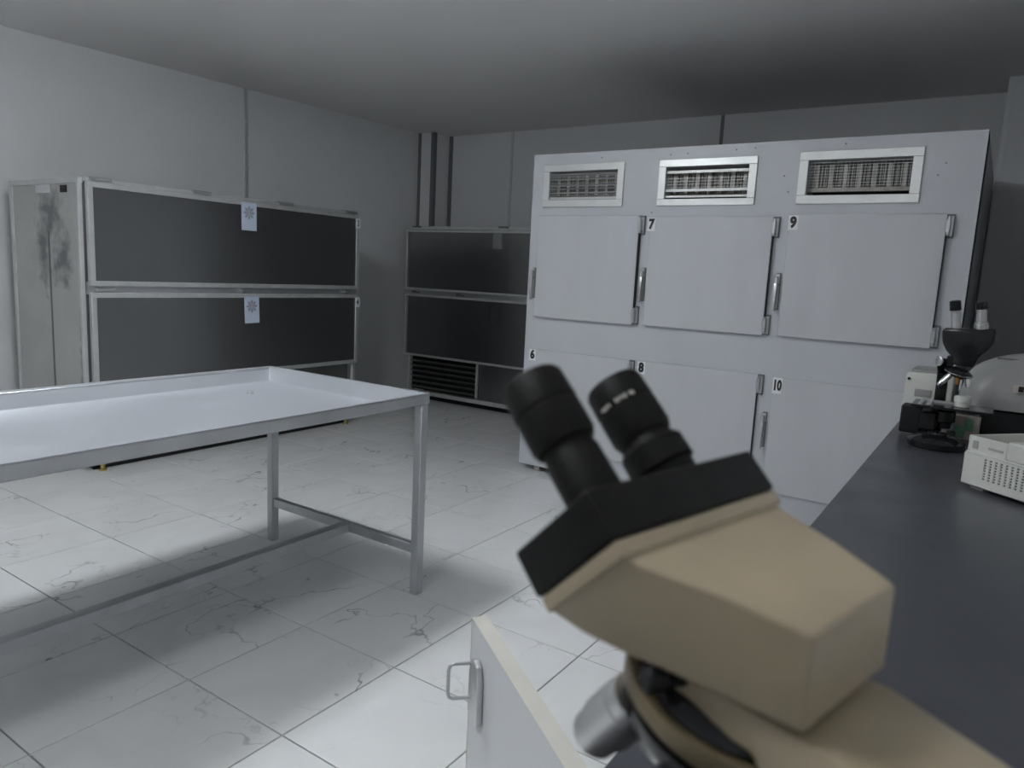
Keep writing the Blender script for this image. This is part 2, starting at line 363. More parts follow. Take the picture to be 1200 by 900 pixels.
def snow_paper(y, z, par_label, tilt):
    t = thing('snowflake_paper', par_label, 'paper', (-4.786, y, z), 0, 'snowflake papers on the left fridge')
    rot = Matrix.Translation((-4.786, y, z)) @ Matrix.Rotation(tilt, 4, 'X') @ Matrix.Translation((4.786, -y, -z))
    bm = B(-4.7885, -4.7865, y-.066, y+.066, z-.102, z+.102); bm.transform(rot); obj('sheet', bm, 'paper', t)
    for nm, off, mm in (('snowflake', 0, 'ink'), ('snowflake_core', 1, 'inkred')):
        bm = nb(); cy, cz = y, z+.028
        for k in range(8 if off == 0 else 6):
            a = k*math.pi/(4 if off == 0 else 3)
            r1 = .050 if off == 0 else .020
            R = Matrix.Translation((0, cy, cz)) @ Matrix.Rotation(a, 4, 'X') @ Matrix.Translation((0, -cy, -cz))
            xs = (-4.7866, -4.7858) if off == 0 else (-4.7866, -4.7855)
            bx(bm, *xs, cy-.0022, cy+.0022, cz+.006, cz+r1, rot=R)
            if off == 0:
                for rr, ll in ((.022, .014), (.034, .013)):
                    for sg in (-1, 1):
                        R2 = R @ Matrix.Translation((0, cy, cz+rr)) @ Matrix.Rotation(sg*.9, 4, 'X') @ Matrix.Translation((0, -cy, -cz-rr))
                        bx(bm, *xs, cy-.0018, cy+.0018, cz+rr, cz+rr+ll, rot=R2)
        bm.transform(rot); obj(nm, bm, mm, t)
snow_paper(3.517, 1.755, 'pale blue snowflake paper on the upper door of the left fridge', 0.0)
snow_paper(3.538, 1.055, 'pale blue snowflake paper on the lower door of the left fridge', 0.03)

# ================================================================== BACK FRIDGE
YF = 6.0
f2 = thing('mortuary_fridge', 'smaller-looking dark stainless fridge with a slatted machine bay, in the far corner', 'fridge', (-4.28, 6.2, 0))
bm = nb(); bx(bm, -5.435, -3.13, YF+.045, 6.44, 0.50, 1.855); bx(bm, -5.435, -3.13, YF+.28, 6.44, 0.07, 0.50)
obj('body', bm, 'greysteel', f2)
def f_door_y(z0, z1):
    d = obj('door', B(-5.41, -3.16, YF+.01, YF+.04, z0+.02, z1-.02), 'dsteel', f2, label='dark reflective steel door')
    obj('door_frame', frame_rect_y(YF, -5.455, -3.13, z0, z1, .024, .04), 'alu', d)
f_door_y(1.205, 1.845); f_door_y(0.485, 1.160)
obj('top_rail', B(-5.435, -3.13, YF+.005, YF+.045, 1.848, 1.882, bev=.003), 'alu', f2)
obj('middle_rail', B(-5.435, -3.13, YF+.02, YF+.045, 1.16, 1.205), 'steel', f2)
for x in (-5.30, -4.165, -3.3): obj('hinge', B(x-.07, x+.05, YF-.008, YF+.03, 1.866, 1.884, bev=.003), 'greysteel', f2)
for x in (-5.30, -4.69, -3.5): obj('latch', bx(cyl(nb(), (x-.05, YF+.0, 1.184), (x+.05, YF+.0, 1.178), .007, seg=10), x-.05, x-.01, YF, YF+.02, 1.172, 1.194), 'greysteel', f2)
for x in (-5.40, -4.46, -3.165): obj('bay_post', B(x, x+.024, YF+.02, YF+.044, 0.12, 0.49, bev=.002), 'alu', f2)
obj('bay_rail', B(-5.435, -3.13, YF+.01, YF+.05, 0.065, 0.105, bev=.003), 'alu', f2)
for k in range(6):
    z = .145+k*.057
    R = Matrix.Translation((0, YF+.05, z)) @ Matrix.Rotation(-.6, 4, 'X') @ Matrix.Translation((0, -YF-.05, -z))
    obj('slat', bx(nb(), -5.37, -4.465, YF+.035, YF+.082, z-.003, z+.003, rot=R), 'greysteel', f2)
obj('shadow_strip', B(-5.40, -3.16, YF+.10, YF+.11, .004, .075), 'black', f2)  # black strip put in for the dark shade beneath this fridge
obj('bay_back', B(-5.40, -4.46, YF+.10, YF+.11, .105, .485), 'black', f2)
obj('bay_panel', B(-4.43, -3.17, YF+.045, YF+.055, .105, .485), 'dsteel', f2)
for x in (-5.38, -3.2):
    for y in (YF+.06, 6.38): obj('foot', lathe(nb(), (x, y, 0), (x, y, .1), [(0, .024), (.012, .024), (.014, .013), (.072, .013)], 12), 'brass', f2)
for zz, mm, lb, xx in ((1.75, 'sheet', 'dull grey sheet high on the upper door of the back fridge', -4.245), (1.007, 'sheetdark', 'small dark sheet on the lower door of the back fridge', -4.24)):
    tag(obj('door_sheet', B(xx-.055, xx+.055, YF+.006, YF+.0095, zz-.085, zz+.085), mm), lb, 'paper', 'sheets on the back fridge')  # thin grey and dark rectangles set onto the door faces

# ================================================================== BIG CABINET (numbers 6 to 10)
YC = 4.42
cab = thing('body_storage_cabinet', 'tall pale grey six-door body storage cabinet with three grilles and numbered doors', 'cabinet', (-1.5, 5.5, 0))
holes = [(-2.70, -2.185, 1.945, 2.135), (-1.85, -1.333, 1.94, 2.135), (-1.002, -0.482, 1.948, 2.140)]
xs = sorted({-2.84, -0.162} | {v for h in holes for v in h[:2]}); zs = sorted({0.045, 2.255} | {v for h in holes for v in h[2:]})
bm = nb()
for i in range(len(xs)-1):
    z_prev = None
    xm = (xs[i]+xs[i+1])/2
    hs = [h for h in holes if h[0] < xm < h[1]]
    if not hs: bx(bm, xs[i], xs[i+1], YC, YC+.20, .045, 2.255)
    else:
        bx(bm, xs[i], xs[i+1], YC, YC+.20, .045, hs[0][2]); bx(bm, xs[i], xs[i+1], YC, YC+.20, hs[0][3], 2.255)
bmesh.ops.remove_doubles(bm, verts=bm.verts[:], dist=1e-5)
obj('front_panel', bm, 'cab', cab)
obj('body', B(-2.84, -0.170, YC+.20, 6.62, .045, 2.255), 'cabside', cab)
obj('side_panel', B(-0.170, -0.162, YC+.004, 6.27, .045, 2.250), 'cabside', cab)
vents = [(-2.748, -2.138, 1.898, 2.181), (-1.897, -1.286, 1.899, 2.179), (-1.051, -0.432, 1.901, 2.187)]
for k, (v, h) in enumerate(zip(vents, holes)):
    x0, x1, z0, z1 = v; a0, a1, c0, c1 = h
    bm = nb(); th = .012
    bx(bm, x0, x1, YC-th, YC, c1, z1, bev=.002); bx(bm, x0, x1, YC-th, YC, z0, c0, bev=.002)
    bx(bm, x0, a0, YC-th, YC, c0, c1, bev=.002); bx(bm, a1, x1, YC-th, YC, c0, c1, bev=.002)
    g = obj('vent_frame', bm, 'ventwhite', cab, label=['aluminium grille frame with wavy mesh', 'aluminium grille frame with three pale bars', 'aluminium grille frame with square wire mesh'][k])
    obj('vent_back', B(a0, a1, YC+.170, YC+.198, c0, c1), 'dusk', g)
    # finned coil behind the mesh
    bm = nb(); n = 7
    for i in range(n):
        x = a0+(i+.5)*(a1-a0)/n; bx(bm, x-.011, x+.011, YC+.06, YC+.085, c0+.035, c1-.02)
    for i in range(40):
        x = a0+(i+.5)*(a1-a0)/40; bx(bm, x-.0016, x+.0016, YC+.09, YC+.15, c0+.03, c1-.02)
    cc = obj('coil', bm, 'coil', g); cc['kind'] = 'stuff'
    bm = nb()
    nh = [9, 8, 9][k]; lo = [.0, .045, .045][k]
    for i in range(nh):
        z = c0+lo+(i+.5)*(c1-c0-lo-.004)/nh
        if k == 1 and z > c1-.055: continue
        bx(bm, a0, a1, YC+.018, YC+.020, z-.0011, z+.0011)
    for i in range(26):
        x = a0+(i+.5)*(a1-a0)/26; bx(bm, x-.0007, x+.0007, YC+.020, YC+.0215, c0+lo, c1-.004-(.05 if k == 1 else 0))
    wr = obj('wire_mesh', bm, 'wire', g); wr['kind'] = 'stuff'
    bars = []
    if k == 0:
        for z in (.045, .075, .10, .14, .165): obj('slat', B(a0, a1, YC+.010, YC+.016, c0+z-.004, c0+z+.004), 'trimdark', g)
        obj('slat', B(a0, a1, YC+.006, YC+.014, c0+.004, c0+.020), 'wire', g)
    if k == 1:
        for z, wv in ((.016, .010), (.054, .013), (.165, .013)): obj('slat', B(a0, a1, YC+.006, YC+.016, c0+z-wv/1.6, c0+z+wv/1.6), 'wire', g)
    if k == 2: obj('slat', B(a0, a1, YC+.03, YC+.05, c0+.022, c0+.044), 'coil', g)
TD = .034
doors = {5: (-2.756, -1.998, 1.136, 1.838), 7: (-1.918, -1.158, 1.140, 1.830), 9: (-1.070, -0.289, 1.146, 1.842),
         6: (-2.787, -2.000, .205, .903), 8: (-1.942, -1.160, .203, .907), 10: (-1.068, -0.290, .203, .900)}
for n, (x0, x1, z0, z1) in doors.items():
    th = TD if n in (5, 7, 9) else .022
    d = obj('door', B(x0, x1, YC-th, YC, z0, z1, bev=.0025), 'cabdoor', cab, label=None)
    obj('gasket', B(x1-.006, x1+.005, YC-th+.004, YC-.0005, z0+.11, z1-.11), 'black', d)
    for z in (z1-.062, z0+.062):
        bm = nb(); bx(bm, x1+.002, x1+.03, YC-.018, YC, z-.052, z+.052, bev=.003)
        bx(bm, x1-.004, x1+.018, YC-th-.012, YC-th+.02, z-.034, z+.034, bev=.003)
        cyl(bm, (x1+.010, YC-th-.004, z-.048), (x1+.010, YC-th-.004, z+.048), .008, seg=12)
        obj('hinge', bm, 'steel', d)
        obj('hinge_outline', B(x1-.007, x1+.034, YC-.0125, YC-.0005, z-.058, z+.062, bev=.002), 'trimdark', d)  # dark backing added as the shadow outline around the hinge
    hx = x0-.038 if n != 6 else x0+.03
    zc = {5: 1.36, 7: 1.39, 9: 1.39}.get(n, .565)
    bm = nb(); y0 = YC-.006 if n != 6 else YC-th-.006
    bx(bm, hx-.012, hx+.016, y0-.008, y0+.006, zc+.055, zc+.115, bev=.003)
    bx(bm, hx-.010, hx+.010, y0-.034, y0-.008, zc+.05, zc+.10, bev=.004)
    prism(bm, [(hx-.010, zc+.06), (hx+.010, zc+.06), (hx+.006, zc-.105), (hx-.008, zc-.105)], 'y', y0-.036, y0-.022, bev=.003)
    bx(bm, hx-.008, hx+.014, y0-.006, y0+.006, zc-.09, zc+.05, bev=.002)
    obj('handle', bm, 'satin', d, label='chrome lever handle')
    obj('handle_outline', bx(nb(), hx-.004, hx+.020, y0+.0005, y0+.0055, zc-.095, zc+.12, bev=.001), 'trimdark', d)  # narrow dark backing that outlines the handle
for n, (xc, zc) in {7: (-1.909, 1.781), 9: (-1.045, 1.794), 6: (-2.755, .861), 8: (-1.910, .861), 10: (-1.042, .853)}.items():
    th = TD if n in (7, 9) else .022
    wv = .027; hv = .041 if n != 10 else .047
    p = obj('number_plate', B(xc-wv, xc+wv, YC-th-.003, YC-th+.0, zc-hv, zc+hv), 'label', cab, label='white plate reading %d' % n)
    text_mesh('numeral', str(n), .082, facing_mY(xc, YC-th-.0036, zc), 'digit', p, bold=.055, sx=.84 if n < 10 else .60)
bm = nb(); [bx(bm, x-.004, x+.004, YC-.003, YC+.001, z-.004, z+.004) for x, z in ((-2.31, 2.215), (-1.83, 2.21), (-1.72, 2.213), (-1.42, 2.22), (-1.31, 2.225), (-.82, 2.222), (-1.13, 2.06), (-1.10, 1.97), (-.33, 2.10), (-.36, 2.04), (-1.93, 1.86))]
obj('rivets', bm, 'trimdark', cab)['kind'] = 'stuff'
for x in (-2.70, -0.32):
    for y in (YC+.05, 6.4):
        bm = nb(); cyl(bm, (x-.022, y, .024), (x+.022, y, .024), .024, seg=20, bev=.003)
        ca = obj('caster', bm, 'edge', cab)
        obj('axle_plate', B(x+.024, x+.16, y-.022, y+.022, .018, .045), 'brown', ca)

# ================================================================== TROUGH TABLE
tx0, tx1, ty0, ty1, tz = -3.050, -1.990, 0.30, 2.365, 0.905
tbl = thing('trough_table', 'long stainless steel table with a sunken tray top, in the middle of the room', 'table', ((tx0+tx1)/2, (ty0+ty1)/2, 0))
bm = nb()   # tray: rim, sloping walls, floor
def ring(ins_x0, ins_x1, ins_y0, ins_y1, z): return [bm.verts.new((x, y, z)) for x, y in ((tx0+ins_x0, ty0+ins_y0), (tx1-ins_x1, ty0+ins_y0), (tx1-ins_x1, ty1-ins_y1), (tx0+ins_x0, ty1-ins_y1))]
r0 = ring(0, 0, 0, 0, tz-.004); r1 = ring(.001, .001, .001, .001, tz); r2 = ring(.022, .022, .022, .030, tz); r3 = ring(.055, .055, .06, .055, tz-.063); r4 = ring(.065, .065, .07, .065, tz-.066)
for A, Bq in ((r0, r1), (r1, r2), (r2, r3), (r3, r4)):
    for i in range(4): bm.faces.new((A[i], A[(i+1) % 4], Bq[(i+1) % 4], Bq[i]))
bm.faces.new(r4)
obj('tray', bm, 'tray', tbl, smooth=15)
AH = .046
for nm, a in (('apron', (tx0, tx1, ty1-.030, ty1-.0005)), ('apron', (tx0, tx1, ty0+.0005, ty0+.03))):
    obj('apron', B(*a, tz-AH, tz-.004, bev=.002), 'tabsteel', tbl)
obj('apron', B(tx1-.028, tx1-.0005, ty0+.03, ty1-.03, tz-AH, tz-.004, bev=.002), 'tabsteel', tbl)
obj('apron', B(tx0+.0005, tx0+.028, ty0+.03, ty1-.03, tz-AH, tz-.004, bev=.002), 'tabsteel', tbl)
LG = .042
legs = [(tx0+.03, ty1-LG-.006), (tx1-LG-.002, ty1-LG-.006), (tx0+.03, ty0+.006), (tx1-LG-.002, ty0+.006)]
for x, y in legs: obj('leg', B(x, x+LG, y, y+LG, 0.0, tz-AH, bev=.003), 'tabsteel', tbl)
for y in (ty1-LG+.0, ty0+.012): obj('stretcher', B(tx0+.03+LG, tx1-LG-.002, y, y+.03, .185, .228, bev=.002), 'tabsteel', tbl)
obj('long_rail', B(-2.475, -2.425, ty0+.042, ty1-LG, .185, .226, bev=.002), 'tabsteel', tbl)
tag(obj('drain_plug', lathe(nb(), (-2.75, 2.02, tz-.066), (-2.75, 2.02, tz), [(0, .016), (.002, .016), (.012, .011), (.016, 0)], 16), 'tray'), 'small whitish plug standing on the tray floor of the steel table', 'plug')

# ================================================================== COUNTER AND BASE CABINETS
CT = .90
tag(obj('worktop', B(-.30, .545, -1.6, 4.36, CT-.032, CT, bev=.003), 'counter'), 'long dark grey worktop along the right side of the room', 'worktop')
def base_unit(y0, y1, label, ndoor, open_door=False):
    t = thing('base_cabinet', label, 'cabinet', (.12, (y0+y1)/2, 0), 0, 'base cabinets under the worktop')
    x0, x1 = -.285, .54
    bm = nb(); z0, z1 = .10, CT-.033
    bx(bm, x0, x1, y0+.0005, y0+.018, z0, z1); bx(bm, x0, x1, y1-.018, y1-.0005, z0, z1); bx(bm, x0, x1, y0+.018, y1-.018, z0, z0+.018)
    bx(bm, x1-.01, x1, y0+.018, y1-.018, z0, z1); bx(bm, x0, x0+.08, y0+.018, y1-.018, z1-.018, z1)
    obj('carcass', bm, 'lam', t)
    obj('shelf', B(x0+.03, x1-.012, y0+.019, y1-.019, .46, .478), 'lam', t)
    obj('plinth', B(x0+.05, x1, y0+.001, y1-.001, 0, z0-.001), 'counter', t)
    if not open_door:
        w = (y1-y0)/ndoor
        for k in range(ndoor):
            d = obj('door', B(x0-.021, x0-.002, y0+k*w+.002, y0+(k+1)*w-.002, z0+.01, .855, bev=.0015), 'lam', t)
            hy = y0+(k+1)*w-.06
            obj('handle', bx(nb(), x0-.034, x0-.022, hy-.02, hy+.02, .70, .80, bev=.004), 'satin', d)
    return t
base_unit(-1.55, -.25, 'white base cabinet under the near end of the worktop', 3)
base_unit(-.25, .675, 'white base cabinet below the large beige microscope', 2)
bo = base_unit(.675, 1.125, 'white base cabinet with its door swung open, under the worktop edge', 1, True)
base_unit(1.125, 2.20, 'white base cabinet next beyond the open one, under the worktop', 2)
base_unit(2.20, 3.28, 'white base cabinet below the ventilated white device', 2)
base_unit(3.28, 4.35, 'white base cabinet at the far end of the worktop', 2)
# open door: free end at P, running along d to the hinge
P = Vector((-.681, .938, 0)); dd = Vector((.804, -.595, 0)).normalized(); nn = Vector((-.595, -.804, 0)).normalized()
DM = Matrix(((dd.x, nn.x, 0, P.x), (dd.y, nn.y, 0, P.y), (0, 0, 1, 0), (0, 0, 0, 1)))     # local x along door, y outward
bm = B(0.0015, .435, -.025, -.001, .105, .8485); bm.transform(DM); od = obj('door', bm, 'lam', bo, label='open white laminate door')
bm = nb(); bx(bm, 0, .435, -.0265, 0, .8485, .850, bev=0); bx(bm, 0, .0015, -.0265, 0, .105, .8485); bm.transform(DM); obj('edge_band', bm, 'edge', od)
bm = nb(); prism(bm, [(.028, .700), (.030, .775), (.040, .797), (.055, .803), (.070, .797), (.078, .775), (.080, .700), (.07, .694), (.038, .694)], 'y', .0, .011, bev=.003)
bm.transform(DM); hp = obj('handle', bm, 'satin', od, label='satin metal handle plate with a square pull ring')
bm = nb(); ztop, zbot, out = .789, .728, .047
loop = [(.040, .006, ztop), (.036, out-.008, ztop+.001), (.035, out-.002, ztop-.003), (.035, out, ztop-.010), (.035, out, zbot+.010), (.035, out-.002, zbot+.003), (.036, out-.008, zbot), (.040, .006, zbot)]
loop_tube(bm, loop, .0030, 10); bm.transform(DM); 
pr_ = obj('pull_ring', bm, 'steel', bo, label='square wire pull ring')
for z in (.20, .75):
    bm = nb(); bx(bm, .39, .437, -.040, -.027, z-.02, z+.02, bev=.002); bm.transform(DM); obj('door_hinge', bm, 'satin', bo)

# ================================================================== FOREGROUND MICROSCOPE
# local frame: x = towards the user, y = across (negative of 'b' measured from the near side), z up from the worktop
OX, OY, OZ = -0.103, 0.226, 1.339
av = Vector((-.970296, .241922, 0)); bv = Vector((.241922, .970296, 0))
mc = Vector((OX, OY, CT)) + bv*.055
ms = thing('microscope', 'large beige binocular microscope with a black eyepiece collar, close in front on the worktop', 'microscope', tuple(mc), math.atan2(av.y, av.x))
ZO = OZ-CT
def Q(a, b, z): return Vector((a, .055-b, z+ZO))     # head coordinates -> local
def head_obj(name, bm, m, par=ms, label=None, smooth=35): return obj(name, bm, m, par, local=True, label=label, smooth=smooth)
# prism housing
prof = [(0, 0, 0.0), (.0348, -.0348, .0), (.0302, -.0397, .0008), (.0160, -.0438, .004), (.0035, -.0472, .010), (-.017, -.0492, .0155), (-.064, -.0505, .022), (-.064, -.0165, .022), (-.037, -.0105, .013), (-.0055, -.0065, .0015)]
bm = nb()
n = len(prof)
nearv = [bm.verts.new(Q(a, b, z)) for a, z, b in prof]; farv = [bm.verts.new(Q(a, .11-b, z)) for a, z, b in prof]
for i in range(n):
    j = (i+1) % n; bm.faces.new((nearv[i], nearv[j], farv[j], farv[i]))
def side(v):
    for tri in ((0, 1, 2, 9), (2, 3, 9), (3, 4, 8, 9), (4, 5, 8), (5, 6, 7, 8)): bm.faces.new([v[k] for k in tri])
side(nearv); side(farv)
bmesh.ops.recalc_face_normals(bm, faces=bm.faces[:])
es = [e for e in bm.edges if e.is_boundary is False and e.calc_face_angle(0) > .35]
bmesh.ops.bevel(bm, geom=es, offset=.0022, segments=3, profile=.5, affect='EDGES')
head_obj('prism_housing', bm, 'beige')
s2 = math.sqrt(.5)
def EQ(e, b, d):  # e down along the collar, d outwards along the tubes
    return Q(e*s2+d*s2, b, -e*s2+d*s2)
def ebox(e0, e1, b0, b1, d0, d1, bev):
    bm = nb(); bx(bm, e0, e1, b0, b1, d0, d1, bev=bev, seg=3)
    for v in bm.verts: v.co = EQ(*v.co)
    return bm
head_obj('housing_band', ebox(-.0005, .0495, -.0006, .1106, -.0070, -.0005, .0008), 'beige')
col = head_obj('collar', ebox(-.0012, .0508, -.0013, .1113, 0, .0205, .0015), 'rubber', label='black collar plate')
bm = ebox(.014, .018, .040, .062, .0200, .0211, 0)
head_obj('collar_mark', bm, 'beigerim', col)
def tube_obj(b, e, prof, name, label=None):
    p0 = EQ(e, b, .0205); p1 = EQ(e, b, .10)
    return head_obj(name, lathe(nb(), p0, p1, prof, 40), 'rubber', label=label)
EL, ER = (.031, .026), (.083, .026)
t1 = tube_obj(*EL, [(0, .0140), (.004, .0140), (.005, .0128), (.026, .0126), (.027, .0120), (.031, .0120)], 'eyepiece_tube')
tube_obj(*EL, [(.0312, .0136), (.034, .0150), (.048, .0150), (.0485, .0146), (.050, .0146), (.0505, .0152), (.064, .0148), (.066, .0136), (.066, .0105), (.061, .0095), (.0605, 0)], 'eyepiece')
t2 = tube_obj(*ER, [(0, .0140), (.010, .0142), (.011, .0160), (.022, .0158), (.024, .0142), (.0255, .0130), (.028, .0128)], 'eyepiece_tube')
ep = tube_obj(*ER, [(.0282, .0138), (.031, .0150), (.044, .0150), (.0445, .0146), (.046, .0146), (.0465, .0150), (.058, .0146), (.060, .0134), (.060, .0105), (.055, .0095), (.0545, 0)], 'eyepiece')
for (b, e), d in ((EL, .0820), (ER, .0760)):
    c0 = EQ(e, b, d-.001); c1 = EQ(e, b, d); head_obj('lens', cyl(nb(), c0, c1, .0085, seg=24), 'blackgloss', ep)
# worn lettering band on the right eyepiece (illegible in the photo): small pale dashes
bm = nb(); ax0 = EQ(.026, .083, .0205+.047); axd = (EQ(.026, .083, .1)-EQ(.026, .083, 0)).normalized()
u = Q(0, 0, 0)-Q(0, 1, 0); u = (u - axd*u.dot(axd)).normalized(); v = axd.cross(u)
for k in range(15):
    if k in (5, 6, 12): continue
    th = math.radians(-8+k*5.0)
    for sg in (1,):
        rr = u*math.cos(th)+sg*v*math.sin(th); tt = axd.cross(rr)
        R = Matrix(((rr.x, tt.x, axd.x, 0), (rr.y, tt.y, axd.y, 0), (rr.z, tt.z, axd.z, 0), (0, 0, 0, 1)))
        ctr = ax0 + rr*.0148
        bx(bm, -.0003, .0004, -.00045, .00045, -.0006-.0003*(k % 3), .0007+.0003*(k % 2), rot=Matrix.Translation(ctr) @ R)
head_obj('worn_lettering', bm, 'edge', ep)
# dovetail, clamp screw, revolving nosepiece
cN = Q(-.019, .055, -.070); nrm = Vector((-math.sin(.26), 0, math.cos(.26)))
head_obj('dovetail', cyl(nb(), Q(-.030, .055, -.066), Q(-.030, .055, -.0506), .024, .026, 32), 'brown')
head_obj('clamp_screw', cyl(nb(), Q(-.021, .038, -.057), Q(-.010, .014, -.054), .0026, seg=14), 'black')
head_obj('clamp_knob', lathe(nb(), Q(-.012, .019, -.0545), Q(-.006, .006, -.053), [(0, .004), (.001, .005), (.007, .005), (.008, .004)], 16), 'black')
ring_ = head_obj('nosepiece_rim', lathe(nb(), cN-nrm*.010, cN+nrm*.004, [(0, .036), (.006, .0385), (.0065, .0420), (.0115, .0428), (.0138, .0420), (.014, .0398), (.0115, .0385), (.0115, 0)], 56), 'beigerim')
head_obj('nosepiece_dome', lathe(nb(), cN+nrm*.0025, cN+nrm*.02, [(0, .0360), (.004, .034), (.008, .028), (.010, .018), (.0105, 0)], 48), 'blackgloss')
head_obj('nosepiece', lathe(nb(), cN-nrm*.011, cN-nrm*.040, [(0, .038), (.010, .036), (.022, .024), (.027, .012), (.028, 0)], 48), 'blackgloss')
def objective(p, d, L, r, name='objective', m='satin', label=None):
    d = Vector(d).normalized(); p = Vector(p)
    o = head_obj(name, lathe(nb(), p, p+d*L, [(0, r*.95), (L*.18, r*.95), (L*.19, r), (L*.62, r), (L*.64, r*.9), (L*.9, r*.86), (L, r*.66), (L*1.0, r*.3), (L*.99, 0)], 32), m, label=label)
    return o
objective(Q(.010, .036, -.079), (.60, .0, -.78), .040, .0125, label='thick satin metal objective')
objective(Q(-.0045, .028, -.082), (.12, 0, -1), .011, .0042, label='small pale objective')
objective(Q(-.020, .075, -.100), (.15, -.35, -1), .030, .0095)
# limb, stand, stage, base
bm = nb()
prism(bm, [(-.010, ZO-.0525), (-.068, ZO-.0540), (-.110, ZO-.0640), (-.150, ZO-.085), (-.168, ZO-.125), (-.160, ZO-.20), (-.168, ZO-.30), (-.178, ZO-.40), (-.120, ZO-.40), (-.118, ZO-.31), (-.112, ZO-.22), (-.118, ZO-.15), (-.100, ZO-.108), (-.060, ZO-.092), (-.045, ZO-.070), (-.010, ZO-.0665)], 'y', -.030, .030, bev=.004)
head_obj('arm', bm, 'beige')
for sy in (-1, 1):
    head_obj('focus_knob', lathe(nb(), (-.142, sy*.029, .10), (-.142, sy*.06, .10), [(0, .012), (.006, .026), (.018, .026), (.019, .017), (.030, .016), (.031, .0)], 32), 'blackgloss')
st = head_obj('stage', bx(nb(), -.085, .065, -.075, .075, .205, .215, bev=.002), 'blackgloss')
head_obj('stage_bracket', bx(nb(), -.118, -.07, -.022, .022, .16, .204, bev=.003), 'beige')
head_obj('condenser', cyl(nb(), (-.005, 0, .15), (-.005, 0, .204), .024, .028), 'blackgloss')
head_obj('condenser_arm', bx(nb(), -.118, -.02, -.010, .010, .155, .17), 'black')
bm = nb(); prism(bm, [(-.19, -.06), (-.19, .06), (-.10, .075), (.02, .085), (.055, .07), (.065, 0), (.055, -.07), (.02, -.085), (-.10, -.075)], 'z', 0.0, .034, bev=.005)
head_obj('foot', bm, 'beige')
head_obj('lamp_house', cyl(nb(), (-.005, 0, .034), (-.005, 0, .060), .028, .024), 'blackgloss')

# ================================================================== BLACK MICROSCOPE AT THE BACK
m2 = thing('microscope', 'black binocular microscope with chrome eyepiece tubes, at the far end of the worktop', 'microscope', (-.12, 3.0, CT))
def o2(name, bm, m, par=m2, label=None): return obj(name, bm, m, par, label=label)
bm = nb(); lathe(bm, (-.135, 2.92, CT), (-.135, 2.92, CT+.05), [(0, .085), (.004, .09), (.022, .09), (.030, .082), (.036, .070), (.042, .062), (.046, .0)], 48)
bx(bm, -.185, -.085, 2.95, 3.14, CT, CT+.030, bev=.006)
o2('foot', bm, 'blackgloss')
o2('field_lens', lathe(nb(), (-.135, 2.92, CT+.046), (-.135, 2.92, CT+.06), [(0, .03), (.006, .028), (.008, .022), (.008, 0)], 28), 'blackgloss')
o2('lamp_housing', B(-.268, -.198, 3.06, 3.14, CT+.012, CT+.115, bev=.005), 'black', label='black block beside the foot')
o2('lamp_bracket', B(-.20, -.16, 3.08, 3.12, CT+.02, CT+.05), 'black')
bm = nb(); prism(bm, [(3.13, CT+.025), (3.14, CT+.20), (3.10, CT+.285), (3.02, CT+.30), (3.00, CT+.275), (3.06, CT+.25), (3.085, CT+.20), (3.075, CT+.025)], 'x', -.168, -.132, bev=.004)
o2('arm', bm, 'blackgloss')
o2('focus_knob', lathe(nb(), (-.168, 3.10, CT+.065), (-.190, 3.10, CT+.065), [(0, .022), (.018, .022), (.022, .019)], 24), 'blackgloss')
stg = o2('stage', B(-.225, .02, 2.90, 3.06, CT+.134, CT+.144, bev=.002), 'blackgloss')
o2('slide_holder', bx(bx(nb(), -.205, -.19, 2.91, 3.02, CT+.144, CT+.149, bev=.001), -.18, -.165, 2.91, 3.02, CT+.144, CT+.149, bev=.001), 'satin', stg)
o2('slide_arm', B(-.205, -.06, 3.02, 3.032, CT+.144, CT+.151), 'satin', stg)
o2('condenser', lathe(nb(), (-.12, 2.985, CT+.06), (-.12, 2.985, CT+.134), [(0, .02), (.02, .022), (.025, .032), (.06, .032), (.07, .02), (.074, .02)], 28), 'blackgloss')
o2('condenser_carrier', B(-.195, -.145, 2.955, 3.09, CT+.05, CT+.115, bev=.004), 'black')
o2('stage_bracket', B(-.17, -.13, 3.055, 3.09, CT+.10, CT+.133), 'black')
# nosepiece with chrome rim and objectives
nc = Vector((-.098, 2.985, CT+.262)); nv = Vector((.25, -.12, 1)).normalized()
o2('nosepiece', lathe(nb(), nc-nv*.014, nc+nv*.02, [(0, .026), (.006, .036), (.012, .044), (.020, .040), (.030, .022)], 36), 'blackgloss')
o2('nosepiece_rim', lathe(nb(), nc-nv*.003, nc+nv*.003, [(0, .0445), (.001, .046), (.004, .046), (.005, .0445)], 40), 'chrome')
def obj2(p, q, r, m, lb):
    L = (Vector(q)-Vector(p)).length
    o2('objective', lathe(nb(), p, q, [(0, r*.85), (L*.15, r*.85), (L*.16, r), (L*.7, r), (L*.72, r*.8), (L*.95, r*.75), (L, r*.5)], 24), m, label=lb)
obj2((-.118, 2.975, CT+.258), (-.155, 2.965, CT+.212), .0105, 'chrome', 'slanted chrome objective')
obj2((-.098, 2.97, CT+.252), (-.098, 2.965, CT+.220), .009, 'amber', 'amber coloured objective')
obj2((-.068, 2.975, CT+.246), (-.064, 2.97, CT+.215), .0105, 'chrome', 'short chrome objective')
obj2((-.086, 2.96, CT+.24), (-.088, 2.955, CT+.20), .004, 'satin', 'thin pale objective')
